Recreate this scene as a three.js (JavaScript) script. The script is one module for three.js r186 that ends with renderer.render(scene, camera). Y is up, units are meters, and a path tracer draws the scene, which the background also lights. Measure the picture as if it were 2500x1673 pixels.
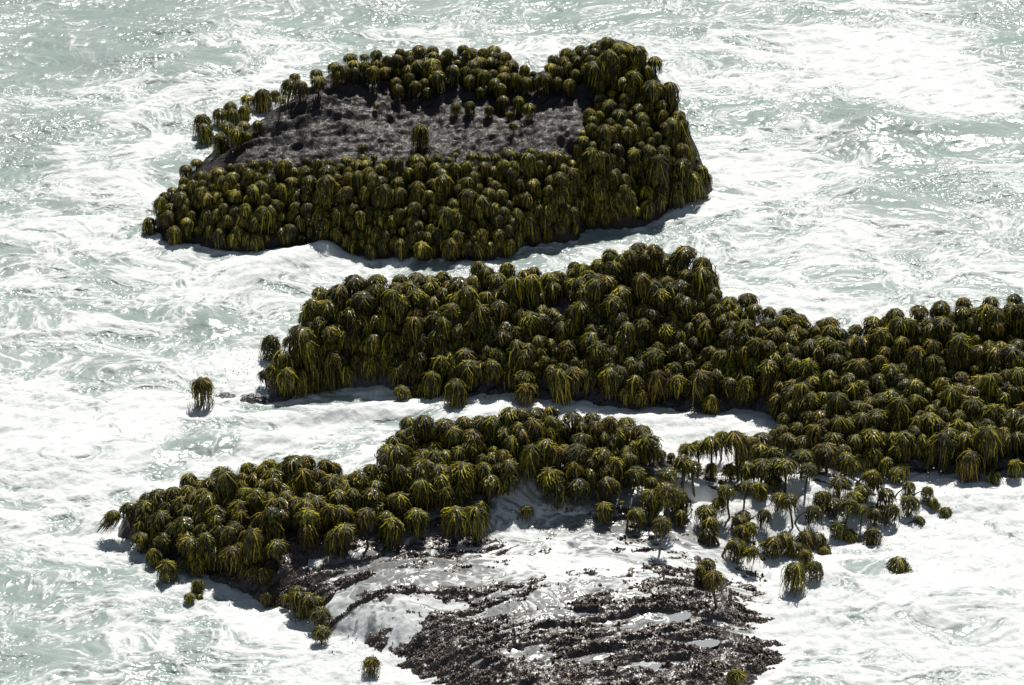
import * as THREE from 'three';
import { mergeGeometries } from 'three/addons/utils/BufferGeometryUtils.js';

// ---------------------------------------------------------------- camera, sky, sun, exposure
const DIST = 40, PITCH = THREE.MathUtils.degToRad(28), SPAN = 10;          // the lens frames ten metres of sea at forty metres
const CAMPOS = new THREE.Vector3(0, DIST * Math.sin(PITCH), DIST * Math.cos(PITCH));
const scene = new THREE.Scene();
const camera = new THREE.PerspectiveCamera(2 * Math.atan(SPAN * 0.6692 / 2 / DIST) * 180 / Math.PI, 2500 / 1673, 0.5, 6000);
camera.position.copy(CAMPOS); camera.lookAt(0, 0, 0);
const renderer = new THREE.WebGLRenderer({ antialias: true });
renderer.toneMapping = THREE.LinearToneMapping;
renderer.toneMappingExposure = 1.2;
renderer.shadowMap.enabled = true;
const SUN = new THREE.Vector3().setFromSphericalCoords(1, THREE.MathUtils.degToRad(90 - 55), THREE.MathUtils.degToRad(180 - 12));
{
  const w = 512, h = 256, d = new Float32Array(w * h * 4), v = new THREE.Vector3();
  for (let j = 0; j < h; j++) for (let i = 0; i < w; i++) {
    const el = ((j + 0.5) / h - 0.5) * Math.PI, az = ((i + 0.5) / w - 0.5) * 2 * Math.PI;
    v.set(Math.cos(el) * Math.cos(az), Math.sin(el), Math.cos(el) * Math.sin(az));
    const k = Math.max(0, Math.sin(el)), g = Math.pow(Math.max(0, v.dot(SUN)), 10);
    const haze = Math.pow(1 - k, 3), o = (j * w + i) * 4;
    d[o] = 0.30 + 0.34 * haze + 0.55 * g; d[o + 1] = 0.41 + 0.27 * haze + 0.53 * g; d[o + 2] = 0.56 + 0.15 * haze + 0.48 * g; d[o + 3] = 1;
  }
  const sky = new THREE.DataTexture(d, w, h, THREE.RGBAFormat, THREE.FloatType);
  sky.mapping = THREE.EquirectangularReflectionMapping; sky.magFilter = sky.minFilter = THREE.LinearFilter; sky.needsUpdate = true;
  scene.background = sky; scene.environment = sky; scene.backgroundIntensity = scene.environmentIntensity = 0.32;
}
const sun = new THREE.DirectionalLight(new THREE.Color(1, 0.97, 0.91), 5);
sun.position.copy(SUN).multiplyScalar(60); sun.castShadow = true;
sun.shadow.mapSize.set(4096, 4096);
Object.assign(sun.shadow.camera, { left: -12, right: 12, top: 12, bottom: -12, near: 1, far: 140 });
scene.add(sun, sun.target);

// ---------------------------------------------------------------- helpers
function rng(seed) { let a = seed >>> 0; return () => { a = (a + 0x6D2B79F5) | 0; let t = Math.imul(a ^ (a >>> 15), 1 | a); t = (t + Math.imul(t ^ (t >>> 7), 61 | t)) ^ t; return ((t ^ (t >>> 14)) >>> 0) / 4294967296; }; }
const PERM = new Uint8Array(512), GX = new Float32Array(256), GZ = new Float32Array(256);
{ const r = rng(11), p = [...Array(256).keys()]; for (let i = 255; i > 0; i--) { const j = Math.floor(r() * (i + 1)); [p[i], p[j]] = [p[j], p[i]]; } for (let i = 0; i < 512; i++) PERM[i] = p[i & 255]; for (let i = 0; i < 256; i++) { const a = r() * 6.2832; GX[i] = Math.cos(a); GZ[i] = Math.sin(a); } }
function noise(x, z) {
  const xi = Math.floor(x), zi = Math.floor(z), fx = x - xi, fz = z - zi, X = xi & 255, Z = zi & 255;
  const u = fx * fx * fx * (fx * (fx * 6 - 15) + 10), v = fz * fz * fz * (fz * (fz * 6 - 15) + 10);
  const a = PERM[PERM[X] + Z], b = PERM[PERM[X + 1] + Z], c = PERM[PERM[X] + ((Z + 1) & 255)], d = PERM[PERM[X + 1] + ((Z + 1) & 255)];
  const n00 = GX[a] * fx + GZ[a] * fz, n10 = GX[b] * (fx - 1) + GZ[b] * fz, n01 = GX[c] * fx + GZ[c] * (fz - 1), n11 = GX[d] * (fx - 1) + GZ[d] * (fz - 1);
  return 1.5 * (n00 + u * (n10 - n00) + v * (n01 + u * (n11 - n01) - n00 - u * (n10 - n00)));
}
function fbm(x, z, o, gain = 0.5) { let s = 0, a = 1, t = 0; for (let i = 0; i < o; i++) { s += a * noise(x, z); t += a; a *= gain; x = x * 2.03 + 17.3; z = z * 2.03 - 9.1; } return s / t; }
function ridged(x, z, o) { let s = 0, a = 1, t = 0; for (let i = 0; i < o; i++) { s += a * (1 - Math.abs(noise(x, z))); t += a; a *= 0.5; x = x * 2.1 + 5.7; z = z * 2.1 + 31.3; } return s / t; }
function cells(x, z) {                                                     // distance to nearest and second nearest of scattered points
  const xi = Math.floor(x), zi = Math.floor(z); let f1 = 9, f2 = 9;
  for (let j = -1; j <= 1; j++) for (let i = -1; i <= 1; i++) {
    const h = PERM[PERM[(xi + i) & 255] + ((zi + j) & 255)], k = PERM[h + 37];
    const dx = xi + i + h / 255 - x, dz = zi + j + k / 255 - z, d = dx * dx + dz * dz;
    if (d < f1) { f2 = f1; f1 = d; } else if (d < f2) f2 = d;
  }
  return [Math.sqrt(f1), Math.sqrt(f2)];
}
const clamp = (v, a = 0, b = 1) => v < a ? a : v > b ? b : v;
const step = (a, b, v) => { const t = clamp((v - a) / (b - a)); return t * t * (3 - 2 * t); };
const mix = (a, b, t) => a + (b - a) * t;
// layout: a spot noted on the photograph (2500 wide) carried to a point at a known height above the sea
const SP = Math.sin(PITCH), CP = Math.cos(PITCH);
function sight(px, py) { const u = (px - 1250) / 2500 * SPAN / DIST, v = (836.5 - py) / 2500 * SPAN / DIST; return [u, -SP + v * CP, -CP - v * SP]; }
function at(px, py, h = 0) { const d = sight(px, py), t = (h - CAMPOS.y) / d[1]; return [d[0] * t, CAMPOS.z + d[2] * t]; }
function seen(x, y, z) { const dy = y - CAMPOS.y, dz = z - CAMPOS.z, f = -SP * dy - CP * dz, v = CP * dy - SP * dz; return [1250 + x / f * DIST / SPAN * 2500, 836.5 - v / f * DIST / SPAN * 2500]; }
function surface(points) {                                                 // a smooth sheet through surveyed heights (thin plate)
  const n = points.length, N = n + 3, A = [], b = new Float64Array(N), phi = r2 => r2 < 1e-9 ? 0 : 0.5 * r2 * Math.log(r2);
  for (let i = 0; i < N; i++) A.push(new Float64Array(N));
  points.forEach(([x, z, h], i) => { points.forEach(([X, Z], j) => { A[i][j] = phi((x - X) ** 2 + (z - Z) ** 2); }); A[i][i] += 0.012; A[i][n] = A[n][i] = 1; A[i][n + 1] = A[n + 1][i] = x; A[i][n + 2] = A[n + 2][i] = z; b[i] = h; });
  for (let c = 0; c < N; c++) { let p = c; for (let r = c + 1; r < N; r++) if (Math.abs(A[r][c]) > Math.abs(A[p][c])) p = r;[A[c], A[p]] = [A[p], A[c]];[b[c], b[p]] = [b[p], b[c]]; for (let r = c + 1; r < N; r++) { const f = A[r][c] / A[c][c]; if (f) { for (let k = c; k < N; k++) A[r][k] -= f * A[c][k]; b[r] -= f * b[c]; } } }
  for (let c = N - 1; c >= 0; c--) { for (let k = c + 1; k < N; k++) b[c] -= A[c][k] * b[k]; b[c] /= A[c][c]; }
  return (x, z) => { let dm = 99, s = b[n] + b[n + 1] * x + b[n + 2] * z; for (let i = 0; i < n; i++) { const r2 = (x - points[i][0]) ** 2 + (z - points[i][1]) ** 2; s += b[i] * phi(r2); if (r2 < dm && points[i][2] > -.1) dm = r2; } return s - 2.2 * Math.max(0, Math.sqrt(dm) - .5); };
}
function blend(points, power = 3) { return (x, z) => { let s = 0, t = 0; for (const [X, Z, v] of points) { const w = Math.pow((x - X) ** 2 + (z - Z) ** 2 + 0.01, -power / 2); s += w * v; t += w; } return s / t; }; }
function cached(f, x0, x1, z0, z1, n, m) {                                 // the same field read from a fine table
  const t = new Float32Array((n + 1) * (m + 1)); for (let j = 0; j <= m; j++) for (let i = 0; i <= n; i++) t[j * (n + 1) + i] = f(mix(x0, x1, i / n), mix(z0, z1, j / m));
  return (x, z) => { const u = clamp((x - x0) / (x1 - x0), 0, 0.99999) * n, v = clamp((z - z0) / (z1 - z0), 0, 0.99999) * m, i = Math.floor(u), j = Math.floor(v), o = j * (n + 1) + i, a = u - i, b = v - j; return (t[o] * (1 - a) + t[o + 1] * a) * (1 - b) + (t[o + n + 1] * (1 - a) + t[o + n + 2] * a) * b; };
}
const used = {};
function numbered(name) { const k = used[name] = (used[name] ?? -1) + 1; return k ? `${name}_${String(k).padStart(3, '0')}` : name; }
function tag(o, data) { o.userData = { ...data }; return o; }
function canvasTex(n, m, fill, srgb) { const d = new Uint8Array(n * m * 4); fill(d); const t = new THREE.DataTexture(d, n, m); t.magFilter = THREE.LinearFilter; t.minFilter = THREE.LinearMipmapLinearFilter; t.generateMipmaps = true; t.wrapS = t.wrapT = THREE.RepeatWrapping; if (srgb) t.colorSpace = THREE.SRGBColorSpace; t.needsUpdate = true; return t; }
const enc = v => Math.round(255 * clamp(v <= 0.0031308 ? v * 12.92 : 1.055 * Math.pow(v, 1 / 2.4) - 0.055));

// ---------------------------------------------------------------- the rocks: surveyed heights [column, row, metres above the sea]
const P = list => list.map(([px, py, h]) => [...at(px, py, Math.max(0, h)), h]);
const back = (list, dz, h) => list.map(([px, py, c]) => { const [x, z] = at(px, py, c); return [x, z - dz, h]; });
const farCrest = [[545, 362, .55], [610, 308, .72], [690, 258, .84], [770, 206, .93], [850, 172, .99], [960, 158, 1.02], [1080, 150, 1.04], [1200, 153, 1.04], [1310, 174, 1.02], [1400, 143, 1.08], [1490, 122, 1.12], [1570, 146, 1.07], [1625, 212, .96]];
const farPts = [...P(farCrest), ...back(farCrest, .45, .35), ...back(farCrest, .9, -.6), ...P([
  [372, 590, -.02], [450, 612, -.05], [540, 625, -.05], [640, 625, -.05], [750, 625, -.05], [850, 640, -.05], [960, 645, -.05], [1100, 650, -.05], [1240, 640, -.05], [1340, 600, -.05], [1430, 560, -.05], [1540, 530, -.05], [1640, 512, -.05], [1705, 500, -.05],
  [415, 490, .26], [520, 430, .52], [640, 405, .65], [800, 398, .7], [1000, 395, .72], [1200, 392, .72], [1380, 385, .72], [1500, 390, .66], [1600, 400, .52], [1660, 420, .33], [1640, 320, .72], [1560, 290, .8], [1470, 280, .85],
  [480, 540, .2], [600, 530, .32], [800, 525, .36], [1000, 530, .36], [1200, 530, .36], [1380, 500, .36], [1550, 470, .32], [700, 340, .75], [900, 300, .83], [1100, 290, .85], [1300, 290, .86], [1000, 240, .91], [1250, 240, .92],
  [300, 650, -.6], [285, 570, -.6], [320, 480, -.6], [400, 380, -.6], [560, 740, -.6], [800, 740, -.6], [1050, 750, -.6], [1300, 720, -.6], [1500, 640, -.6], [1400, 625, -.4], [1500, 590, -.4], [1600, 570, -.4], [1690, 550, -.4], [1250, 690, -.4], [1100, 700, -.4], [1700, 600, -.6], [1800, 520, -.6], [1790, 420, -.6], [1760, 300, -.6]])];
const midCrest = [[700, 885, .24], [765, 775, .46], [860, 724, .6], [980, 714, .62], [1100, 710, .62], [1200, 690, .66], [1300, 698, .62], [1430, 684, .68], [1530, 648, .76], [1660, 652, .73], [1735, 720, .6], [1850, 768, .57], [1970, 814, .52], [2100, 828, .53], [2250, 792, .64], [2400, 778, .68], [2560, 770, .68], [2700, 770, .68]];
const midPts = [...P(midCrest), ...back(midCrest, .35, .1), ...back(midCrest, .75, -.6), ...P([
  [660, 990, -.03], [740, 975, -.04], [830, 955, -.04], [930, 950, -.04], [1040, 975, -.04], [1160, 985, -.04], [1300, 985, -.04], [1450, 1005, -.04], [1580, 1015, -.04], [1720, 1025, -.04], [1850, 1030, -.04], [1950, 1080, .02], [2050, 1150, .05], [2150, 1165, 0], [2280, 1165, -.04], [2400, 1180, -.04], [2520, 1190, -.04], [2700, 1190, -.04],
  [900, 865, .28], [1150, 865, .3], [1400, 865, .32], [1650, 880, .32], [1820, 905, .34], [2000, 960, .34], [2200, 990, .36], [2400, 990, .36], [2600, 990, .36], [1950, 1010, .2], [2100, 1080, .2], [2300, 1090, .18], [2480, 1100, .18],
  [600, 1060, -.6], [560, 980, -.6], [600, 880, -.6], [690, 740, -.6], [800, 1060, -.6], [1000, 1070, -.6], [1200, 1080, -.6], [1400, 1090, -.6], [1600, 1110, -.5], [1780, 1110, -.3], [2250, 1280, -.6], [2450, 1300, -.6], [2650, 1300, -.6]])];
const nearCrest = [[300, 1290, .09], [380, 1255, .21], [460, 1212, .33], [570, 1188, .4], [700, 1170, .45], [820, 1180, .44], [900, 1162, .47], [965, 1100, .55], [1050, 1074, .59], [1250, 1054, .64], [1400, 1062, .6], [1530, 1078, .5], [1610, 1125, .32], [1680, 1150, .23], [1800, 1150, .2], [1930, 1140, .2], [2060, 1160, .15]];
const nearPts = [...P(nearCrest), ...back(nearCrest.slice(0, -2), .3, .0), ...back(nearCrest.slice(0, -2), .6, -.6), ...P([
  [320, 1345, -.04], [400, 1400, -.04], [500, 1425, -.04], [600, 1450, -.04], [690, 1490, -.04], [760, 1545, -.04], [860, 1590, -.04], [960, 1630, -.04], [1040, 1680, -.06],
  [460, 1330, .14], [560, 1350, .2], [660, 1340, .27], [800, 1320, .33], [1000, 1290, .35], [1150, 1275, .35], [1300, 1260, .36], [1480, 1260, .32], [1600, 1330, .27], [1740, 1330, .17], [1860, 1320, .1], [1960, 1380, -.02], [2080, 1300, 0], [2200, 1290, -.08], [2300, 1250, -.15],
  [640, 1430, .1], [720, 1400, .24], [880, 1400, .3], [1100, 1380, .32], [1300, 1390, .32], [1500, 1390, .31], [1680, 1390, .24], [1790, 1430, .1], [1830, 1465, .06], [800, 1480, .16], [900, 1500, .22], [1050, 1500, .25], [1250, 1500, .3], [1450, 1480, .33], [1600, 1480, .31], [1730, 1500, .24], [1820, 1550, .12], [1900, 1590, .02],
  [1000, 1580, .1], [1150, 1600, .2], [1350, 1600, .27], [1550, 1590, .3], [1700, 1600, .24], [1840, 1650, .06], [1200, 1690, .15], [1450, 1700, .24], [1700, 1710, .15], [1400, 1800, .05], [1700, 1800, 0], [1500, 1900, -.5], [1000, 1780, -.6], [1950, 1720, -.3], [2000, 1600, -.25], [2100, 1480, -.3],
  [330, 1190, -.4], [430, 1150, -.4], [520, 1115, -.4], [650, 1080, -.4], [790, 1095, -.4], [880, 1065, -.4], [950, 1015, -.4], [1100, 975, -.4], [1300, 965, -.4], [1500, 980, -.4], [1640, 1040, -.4], [220, 1300, -.6], [240, 1400, -.6], [380, 1500, -.6], [600, 1560, -.6], [750, 1660, -.6], [2400, 1350, -.6], [2200, 1480, -.6], [2300, 1180, -.6]])];
const farSm = surface(farPts), midSm = surface(midPts), nearSm = surface(nearPts);
const farH = (x, z) => farSm(x, z) + 0.05 * fbm(x * 1.7, z * 1.7, 3) + 0.11 * (ridged(x * 1.6 + 3, z * 5 + x * .6, 4) - 0.7) + 0.026 * fbm(x * 17, z * 21, 3, .6) - 0.03 * step(0.55, 0.2, cells(x * 9, z * 11)[0]) * step(-0.2, 0.3, noise(x * 3, z * 3));
const midH = (x, z) => midSm(x, z) + 0.07 * fbm(x * 1.5 + 40, z * 1.9, 3) + 0.05 * (ridged(x * 3, z * 6, 3) - 0.7) + .035 * fbm(x * 11, z * 13, 3, .6);
function strata(x, z) { const u = x * 0.97 - z * 0.22, w = z + x * 0.17 + 0.25 * noise(x * 0.9, z * 0.9); return 0.13 * (ridged(u * 0.6, w * 3.0, 2) - 0.72) + 0.085 * (ridged(u * 1.7 + 7, w * 8.5, 3) - 0.7); }
const pools = [[1300, 1588, .22, .11, 'broad'], [1455, 1600, .14, .07, 'narrow'], [1590, 1618, .2, .08, 'long'], [1592, 1508, .2, .07, 'upper'], [1500, 1525, .16, .06, 'little'], [1680, 1560, .16, .06, 'far']].map(([px, py, a, b, n]) => [...at(px, py, .28), a, b, n]);
const bowl = (x, z) => { let s = 0; for (const [X, Z, a, b] of pools) { const e = ((x - X) / a) ** 2 + ((z - Z + .15 * (x - X)) / b) ** 2; const w = e + .9 * fbm(x * 7 + 3, z * 9, 2); if (w < 4) s += .075 * Math.exp(-.5 * Math.max(0, w) * Math.max(0, w)); } return s; };
const nearH = (x, z) => nearSm(x, z) - bowl(x, z) + strata(x, z) + 0.03 * fbm(x * 5, z * 6, 3) + 0.034 * fbm(x * 15, z * 19, 3, .6);
const BX = [-8, 8], BZ = [-11, 8.5];
const terrain = cached((x, z) => Math.max(-0.16, farH(x, z), midH(x, z), nearH(x, z)), -7, 7, -10, 8, 560, 720);
function gridMesh(h, x0, x1, z0, z1, dx, dz, keep) {
  const n = Math.round((x1 - x0) / dx), m = Math.round((z1 - z0) / dz), pos = new Float32Array((n + 1) * (m + 1) * 3), uv = new Float32Array((n + 1) * (m + 1) * 2), idx = [];
  for (let j = 0, k = 0; j <= m; j++) for (let i = 0; i <= n; i++, k++) { const x = x0 + i * dx, z = z0 + j * dz; pos[k * 3] = x; pos[k * 3 + 1] = h(x, z); pos[k * 3 + 2] = z; uv[k * 2] = x; uv[k * 2 + 1] = z; }
  const y = k => pos[k * 3 + 1];
  for (let j = 0; j < m; j++) for (let i = 0; i < n; i++) { const a = j * (n + 1) + i, b = a + 1, c = a + n + 1, d = c + 1; if (Math.max(y(a), y(b), y(c), y(d)) < keep) continue; idx.push(a, c, b, b, c, d); }
  const map = new Map(), p2 = [], u2 = []; const id2 = idx.map(k => { let v = map.get(k); if (v === undefined) { v = map.size; map.set(k, v); p2.push(pos[k * 3], pos[k * 3 + 1], pos[k * 3 + 2]); u2.push(uv[k * 2], uv[k * 2 + 1]); } return v; });
  const g = new THREE.BufferGeometry(); g.setAttribute('position', new THREE.Float32BufferAttribute(p2, 3)); g.setAttribute('uv', new THREE.Float32BufferAttribute(u2, 2)); g.setIndex(id2); g.computeVertexNormals(); return g;
}
// wet stone: near black with brown, grey and rusty crusts; pits and grit as relief
const rockTex = canvasTex(1024, 1024, d => {
  for (let j = 0, o = 0; j < 1024; j++) for (let i = 0; i < 1024; i++, o += 4) {
    const x = i / 1024 * 2.5, z = j / 1024 * 2.5, a = fbm(x * 3, z * 3, 4), b = fbm(x * 14 + 9, z * 14, 3), c = fbm(x * 45, z * 45 + 4, 2), crust = step(0.18, 0.5, b + 0.4 * a), pale = step(0.5, 0.75, c + 0.35 * b);
    let r = 0.034 + 0.012 * a + 0.012 * c, g = 0.031 + 0.011 * a + 0.012 * c, l = 0.033 + 0.012 * a + 0.012 * c;
    r = mix(r, 0.075, crust * 0.6); g = mix(g, 0.052, crust * 0.6); l = mix(l, 0.045, crust * 0.6);
    r = mix(r, 0.22, pale * 0.6); g = mix(g, 0.19, pale * 0.6); l = mix(l, 0.17, pale * 0.6);
    d[o] = enc(r); d[o + 1] = enc(g); d[o + 2] = enc(l); d[o + 3] = 255;
  }
}, true);
rockTex.wrapS = rockTex.wrapT = THREE.MirroredRepeatWrapping; rockTex.repeat.set(0.4, 0.4);
const rockBump = canvasTex(1024, 1024, d => {
  for (let j = 0, o = 0; j < 1024; j++) for (let i = 0; i < 1024; i++, o += 4) {
    const x = i / 1024 * 2, z = j / 1024 * 2, c = cells(x * 22 + fbm(x * 9, z * 9, 2), z * 22)[0], v = 255 * clamp(0.5 + 0.3 * fbm(x * 12, z * 12, 4) + 0.25 * (0.5 - c) + 0.12 * fbm(x * 60, z * 60, 2));
    d[o] = d[o + 1] = d[o + 2] = v; d[o + 3] = 255;
  }
});
rockBump.wrapS = rockBump.wrapT = THREE.MirroredRepeatWrapping; rockBump.repeat.set(0.5, 0.5);
const rockMat = new THREE.MeshPhysicalMaterial({ map: rockTex, bumpMap: rockBump, bumpScale: 0.035, roughness: 0.42, clearcoat: 0.35, clearcoatRoughness: 0.3 });
function addMesh(name, geo, mat, data) { const m = new THREE.Mesh(geo, mat); m.name = numbered(name); m.castShadow = m.receiveShadow = true; if (data) tag(m, data); scene.add(m); return m; }
const farMat = rockMat.clone(); farMat.color.setRGB(.48, .4, .33); farMat.roughness = .62; farMat.clearcoat = .08; farMat.specularIntensity = .7; farMat.bumpScale = .022;
addMesh('sea_rock', gridMesh(farH, -4.6, 2.9, -6.2, -1, .02, .02, -.3), farMat, { label: 'large block of dark wet rock, bare pitted face ringed by sea palms, furthest back', category: 'rock', kind: 'thing' });
addMesh('rock_ridge', gridMesh(midH, -3.6, 6.6, -2.6, 2.6, .025, .025, -.3), rockMat, { label: 'dark rock ridge hidden under sea palms, running to the right edge', category: 'rock', kind: 'thing' });
const shelfMat = rockMat.clone(); shelfMat.color.setRGB(1.1, .9, .68); shelfMat.roughness = .38;
addMesh('rock_shelf', gridMesh(nearH, -4.6, 5.2, .4, 7.6, .018, .018, -.3), shelfMat, { label: 'low layered rock shelf with mussels and foam streaming over it, nearest the camera', category: 'rock', kind: 'thing' });

// ---------------------------------------------------------------- the sea
const cover = cached(blend([[100, 60, .28], [400, 60, .25], [750, 30, .4], [1000, 40, .3], [1300, 40, .3], [1600, 60, .32], [1900, 40, .5], [2200, 40, .5], [2450, 60, .4],
  [60, 200, .4], [250, 170, .3], [450, 170, .42], [700, 130, .55], [150, 330, .25], [330, 300, .5], [480, 230, .65], [60, 420, .3], [200, 420, .62], [360, 400, .65], [60, 560, .6], [250, 520, .6], [330, 560, .7],
  [1000, 80, .6], [1250, 110, .65], [1650, 110, .65], [1750, 180, .62], [1950, 120, .85], [2150, 150, .95], [2300, 200, .9], [2450, 180, .45], [1800, 300, .6], [2000, 280, .45], [2150, 340, .3], [2350, 320, .3], [1850, 420, .7], [2050, 420, .65], [2200, 450, .35], [2400, 430, .55], [1760, 520, .75], [2000, 550, .65], [2250, 560, .6], [2450, 560, .5], [1850, 680, .65], [2100, 680, .7], [2400, 660, .7], [2000, 760, .8],
  [100, 700, .5], [300, 700, .6], [500, 680, .62], [700, 640, .95], [770, 620, 1], [620, 760, .6], [540, 820, .45], [400, 830, .5], [150, 850, .55], [300, 920, .45], [620, 900, .9], [100, 1000, .85], [300, 1010, .8], [480, 1020, .8], [560, 930, .85], [200, 1100, .85], [350, 1150, .85], [480, 1080, .4], [700, 1010, .72], [650, 1080, .8], [850, 1000, .7], [850, 1080, .72], [1000, 990, .8], [1300, 995, .9], [1550, 1040, 1], [1700, 1030, 1], [1800, 1030, .97], [900, 660, .7], [1100, 655, .55], [1250, 650, .4], [1350, 600, .45], [1500, 570, .5], [1600, 560, .6],
  [150, 1250, .88], [250, 1330, .82], [60, 1400, .6], [380, 1450, .55], [200, 1480, .5], [100, 1600, .35], [300, 1620, .45], [480, 1500, .66], [480, 1600, .5], [600, 1540, .75], [620, 1640, .7], [720, 1600, .66], [850, 1620, .95], [950, 1660, 1], [650, 1480, .9], [40, 1520, .3],
  [2000, 1250, .86], [2300, 1200, .86], [2450, 1250, .88], [2100, 1400, .85], [2350, 1450, .8], [2450, 1600, .88], [2150, 1600, .84], [2000, 1500, .82], [1950, 1650, .8], [1900, 1450, .9],
  [1150, 1230, .7], [1300, 1230, .66], [1300, 1290, .35], [1450, 1280, .35], [1650, 1280, .72], [1550, 1350, .4], [1250, 1370, .7], [1500, 1420, .74], [1100, 1450, .55], [1650, 1440, .66], [900, 1450, .45], [1000, 1560, .8], [1300, 1450, .72], [1800, 1400, .8], [1000, 1350, .32], [850, 1350, .35], [1050, 1500, .45], [900, 1530, .5], [1250, 1500, .5], [1300, 1600, .3], [1500, 1600, .35]
].map(([px, py, v]) => [...at(px, py), v]), 3.4), BX[0], BX[1], BZ[0], BZ[1], 220, 260);
const streams = [[.35, .12, [[560, 720], [640, 660], [760, 615], [815, 630]]], [.3, .05, [[620, 940], [560, 1000], [470, 1030]]], [.25, .06, [[1450, 1010], [1200, 1000], [1000, 1000], [800, 1040], [640, 1075], [480, 1150]]],[.3, .12, [[160, 370], [260, 320], [420, 250], [620, 200], [730, 140]]], [.25, .1, [[0, 250], [150, 240], [300, 215]]], [.3, .1, [[165, 370], [185, 440], [230, 420]]], [.25, .12, [[310, 410], [400, 345], [470, 330]]], [.25, .1, [[0, 480], [150, 450], [280, 450], [380, 480]]], [.2, .1, [[400, 120], [560, 100], [700, 110]]],
  [.3, .12, [[1750, 90], [1900, 80], [2050, 120], [2300, 130], [2420, 170]]], [.35, .2, [[2000, 110], [2180, 160], [2320, 210], [2440, 260]]], [.3, .1, [[1780, 440], [1850, 400], [1950, 370], [2050, 310]]], [.3, .1, [[1900, 250], [2050, 190]]], [.28, .1, [[1800, 480], [1950, 470], [2100, 430]]], [.25, .09, [[1900, 60], [2100, 20], [2300, 30]]], [.3, .08, [[2250, 270], [2400, 280], [2500, 270]]],
  [.25, .1, [[170, 800], [220, 780], [350, 730], [520, 720]]], [.25, .12, [[0, 1020], [150, 990], [300, 1000], [450, 1000]]], [.25, .1, [[0, 690], [80, 650], [200, 620], [330, 610]]], [.22, .08, [[560, 720], [640, 690], [760, 640]]],
  [.3, .08, [[280, 1560], [330, 1480], [460, 1440]]], [.3, .09, [[0, 1480], [80, 1500], [200, 1500], [300, 1460]]], [.3, .07, [[430, 1510], [420, 1590], [480, 1650]]], [.25, .07, [[560, 1500], [620, 1560], [760, 1590]]], [.25, .08, [[0, 1560], [60, 1600]]],
  [.2, .05, [[450, 1140], [550, 1085], [700, 1070], [830, 1065]]], [.2, .05, [[560, 1040], [700, 995], [900, 965], [1100, 975]]], [.18, .05, [[600, 1062], [800, 1035], [1000, 1010]]],
  [-.45, .06, [[570, 1042], [640, 1005], [760, 985], [870, 975]]], [-.6, .1, [[400, 1165], [450, 1105], [560, 1090]]], [-.3, .05, [[560, 1100], [640, 1060], [780, 1045]]], [-.35, .16, [[2080, 290], [2180, 360], [2310, 480]]], [-.3, .12, [[500, 790], [540, 820]]], [-.3, .1, [[1280, 640], [1400, 600], [1500, 560]]], [-.3, .08, [[900, 650], [1100, 650]]], [-.3, .1, [[40, 1420], [60, 1480]]], [-.35, .11, [[455, 1575], [480, 1590]]], [-.35, .07, [[500, 1535], [520, 1535]]], [-.35, .06, [[430, 1560], [440, 1540]]], [-.35, .09, [[560, 1640], [620, 1630]]], [-.35, .1, [[380, 1640], [330, 1660]]], [-.2, .1, [[80, 170], [330, 160]]], [-.2, .12, [[0, 380], [120, 350]]]].map(([v, w, l]) => [v, w, l.map(([px, py]) => at(px, py))]);
function stream(x, z) {
  let s = 0;
  for (const [v, w, l] of streams) { let m = 99; for (let i = 1; i < l.length; i++) { const [a, b] = l[i - 1], dx = l[i][0] - a, dz = l[i][1] - b, t = clamp(((x - a) * dx + (z - b) * dz) / (dx * dx + dz * dz)), e = (x - a - dx * t) ** 2 + (z - b - dz * t) ** 2; if (e < m) m = e; } if (m < 5 * w * w * 2.2) s += v * Math.exp(-m / (w * w * 2.2)); }
  return s;
}
const streamC = cached(stream, BX[0], BX[1], BZ[0], BZ[1], 640, 780);
function foam(x, z) {
  const ax = fbm(x * .7 + 3, z * 1.0, 2), az = fbm(x * .7, z * 1.0 + 8, 2), px = x + .8 * ax, pz = z + .5 * az, bx = fbm(px * 2.3 + 31, pz * 3.1, 2), bz = fbm(px * 2.3, pz * 3.1 + 17, 2), qx = px + .2 * bx, qz = pz + .15 * bz;
  const c = cover(x + .25 * ax, z + .2 * az) + streamC(x + .16 * fbm(x * 3, z * 3 + 5, 3), z + .16 * fbm(x * 3 + 9, z * 3, 3));
  const lines = ridged(qx * 1.6, qz * 3.1, 5), broad = fbm(qx * .8 + 50, qz * 1.4, 4), c1 = cells(qx * 2.6 + .4 * bz, qz * 3.8), c2 = cells(qx * 6.4 + 11, qz * 9.2 + .5 * bx), web = 1 - step(.02, .2, c1[1] - c1[0]), mesh = 1 - step(.02, .3, c2[1] - c2[0]), grit = fbm(qx * 16 + .5 * x, qz * 24, 3, .7);
  const ground = terrain(x, z), shore = step(-.16, -.06, ground) * (1 - step(.0, .08, ground)) * .2, v = 1.05 * (lines - .72) + .45 * broad + .2 * (web - .2) + .17 * (mesh - .3) + .3 * grit + (c + shore - .61);
  return clamp(.4 * step(-.5, .3, v) + .4 * step(-.05, .1, v) + .2 * step(.12, .26, v));
}
const FN = 2048, foamField = new Float32Array(FN * FN);
for (let j = 0, k = 0; j < FN; j++) for (let i = 0; i < FN; i++, k++) foamField[k] = foam(mix(BX[0], BX[1], (i + .5) / FN), mix(BZ[0], BZ[1], (j + .5) / FN));
const foamAt = (x, z) => { const i = Math.floor(clamp((x - BX[0]) / (BX[1] - BX[0]), 0, .9999) * FN), j = Math.floor(clamp((z - BZ[0]) / (BZ[1] - BZ[0]), 0, .9999) * FN); return foamField[j * FN + i]; };
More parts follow.
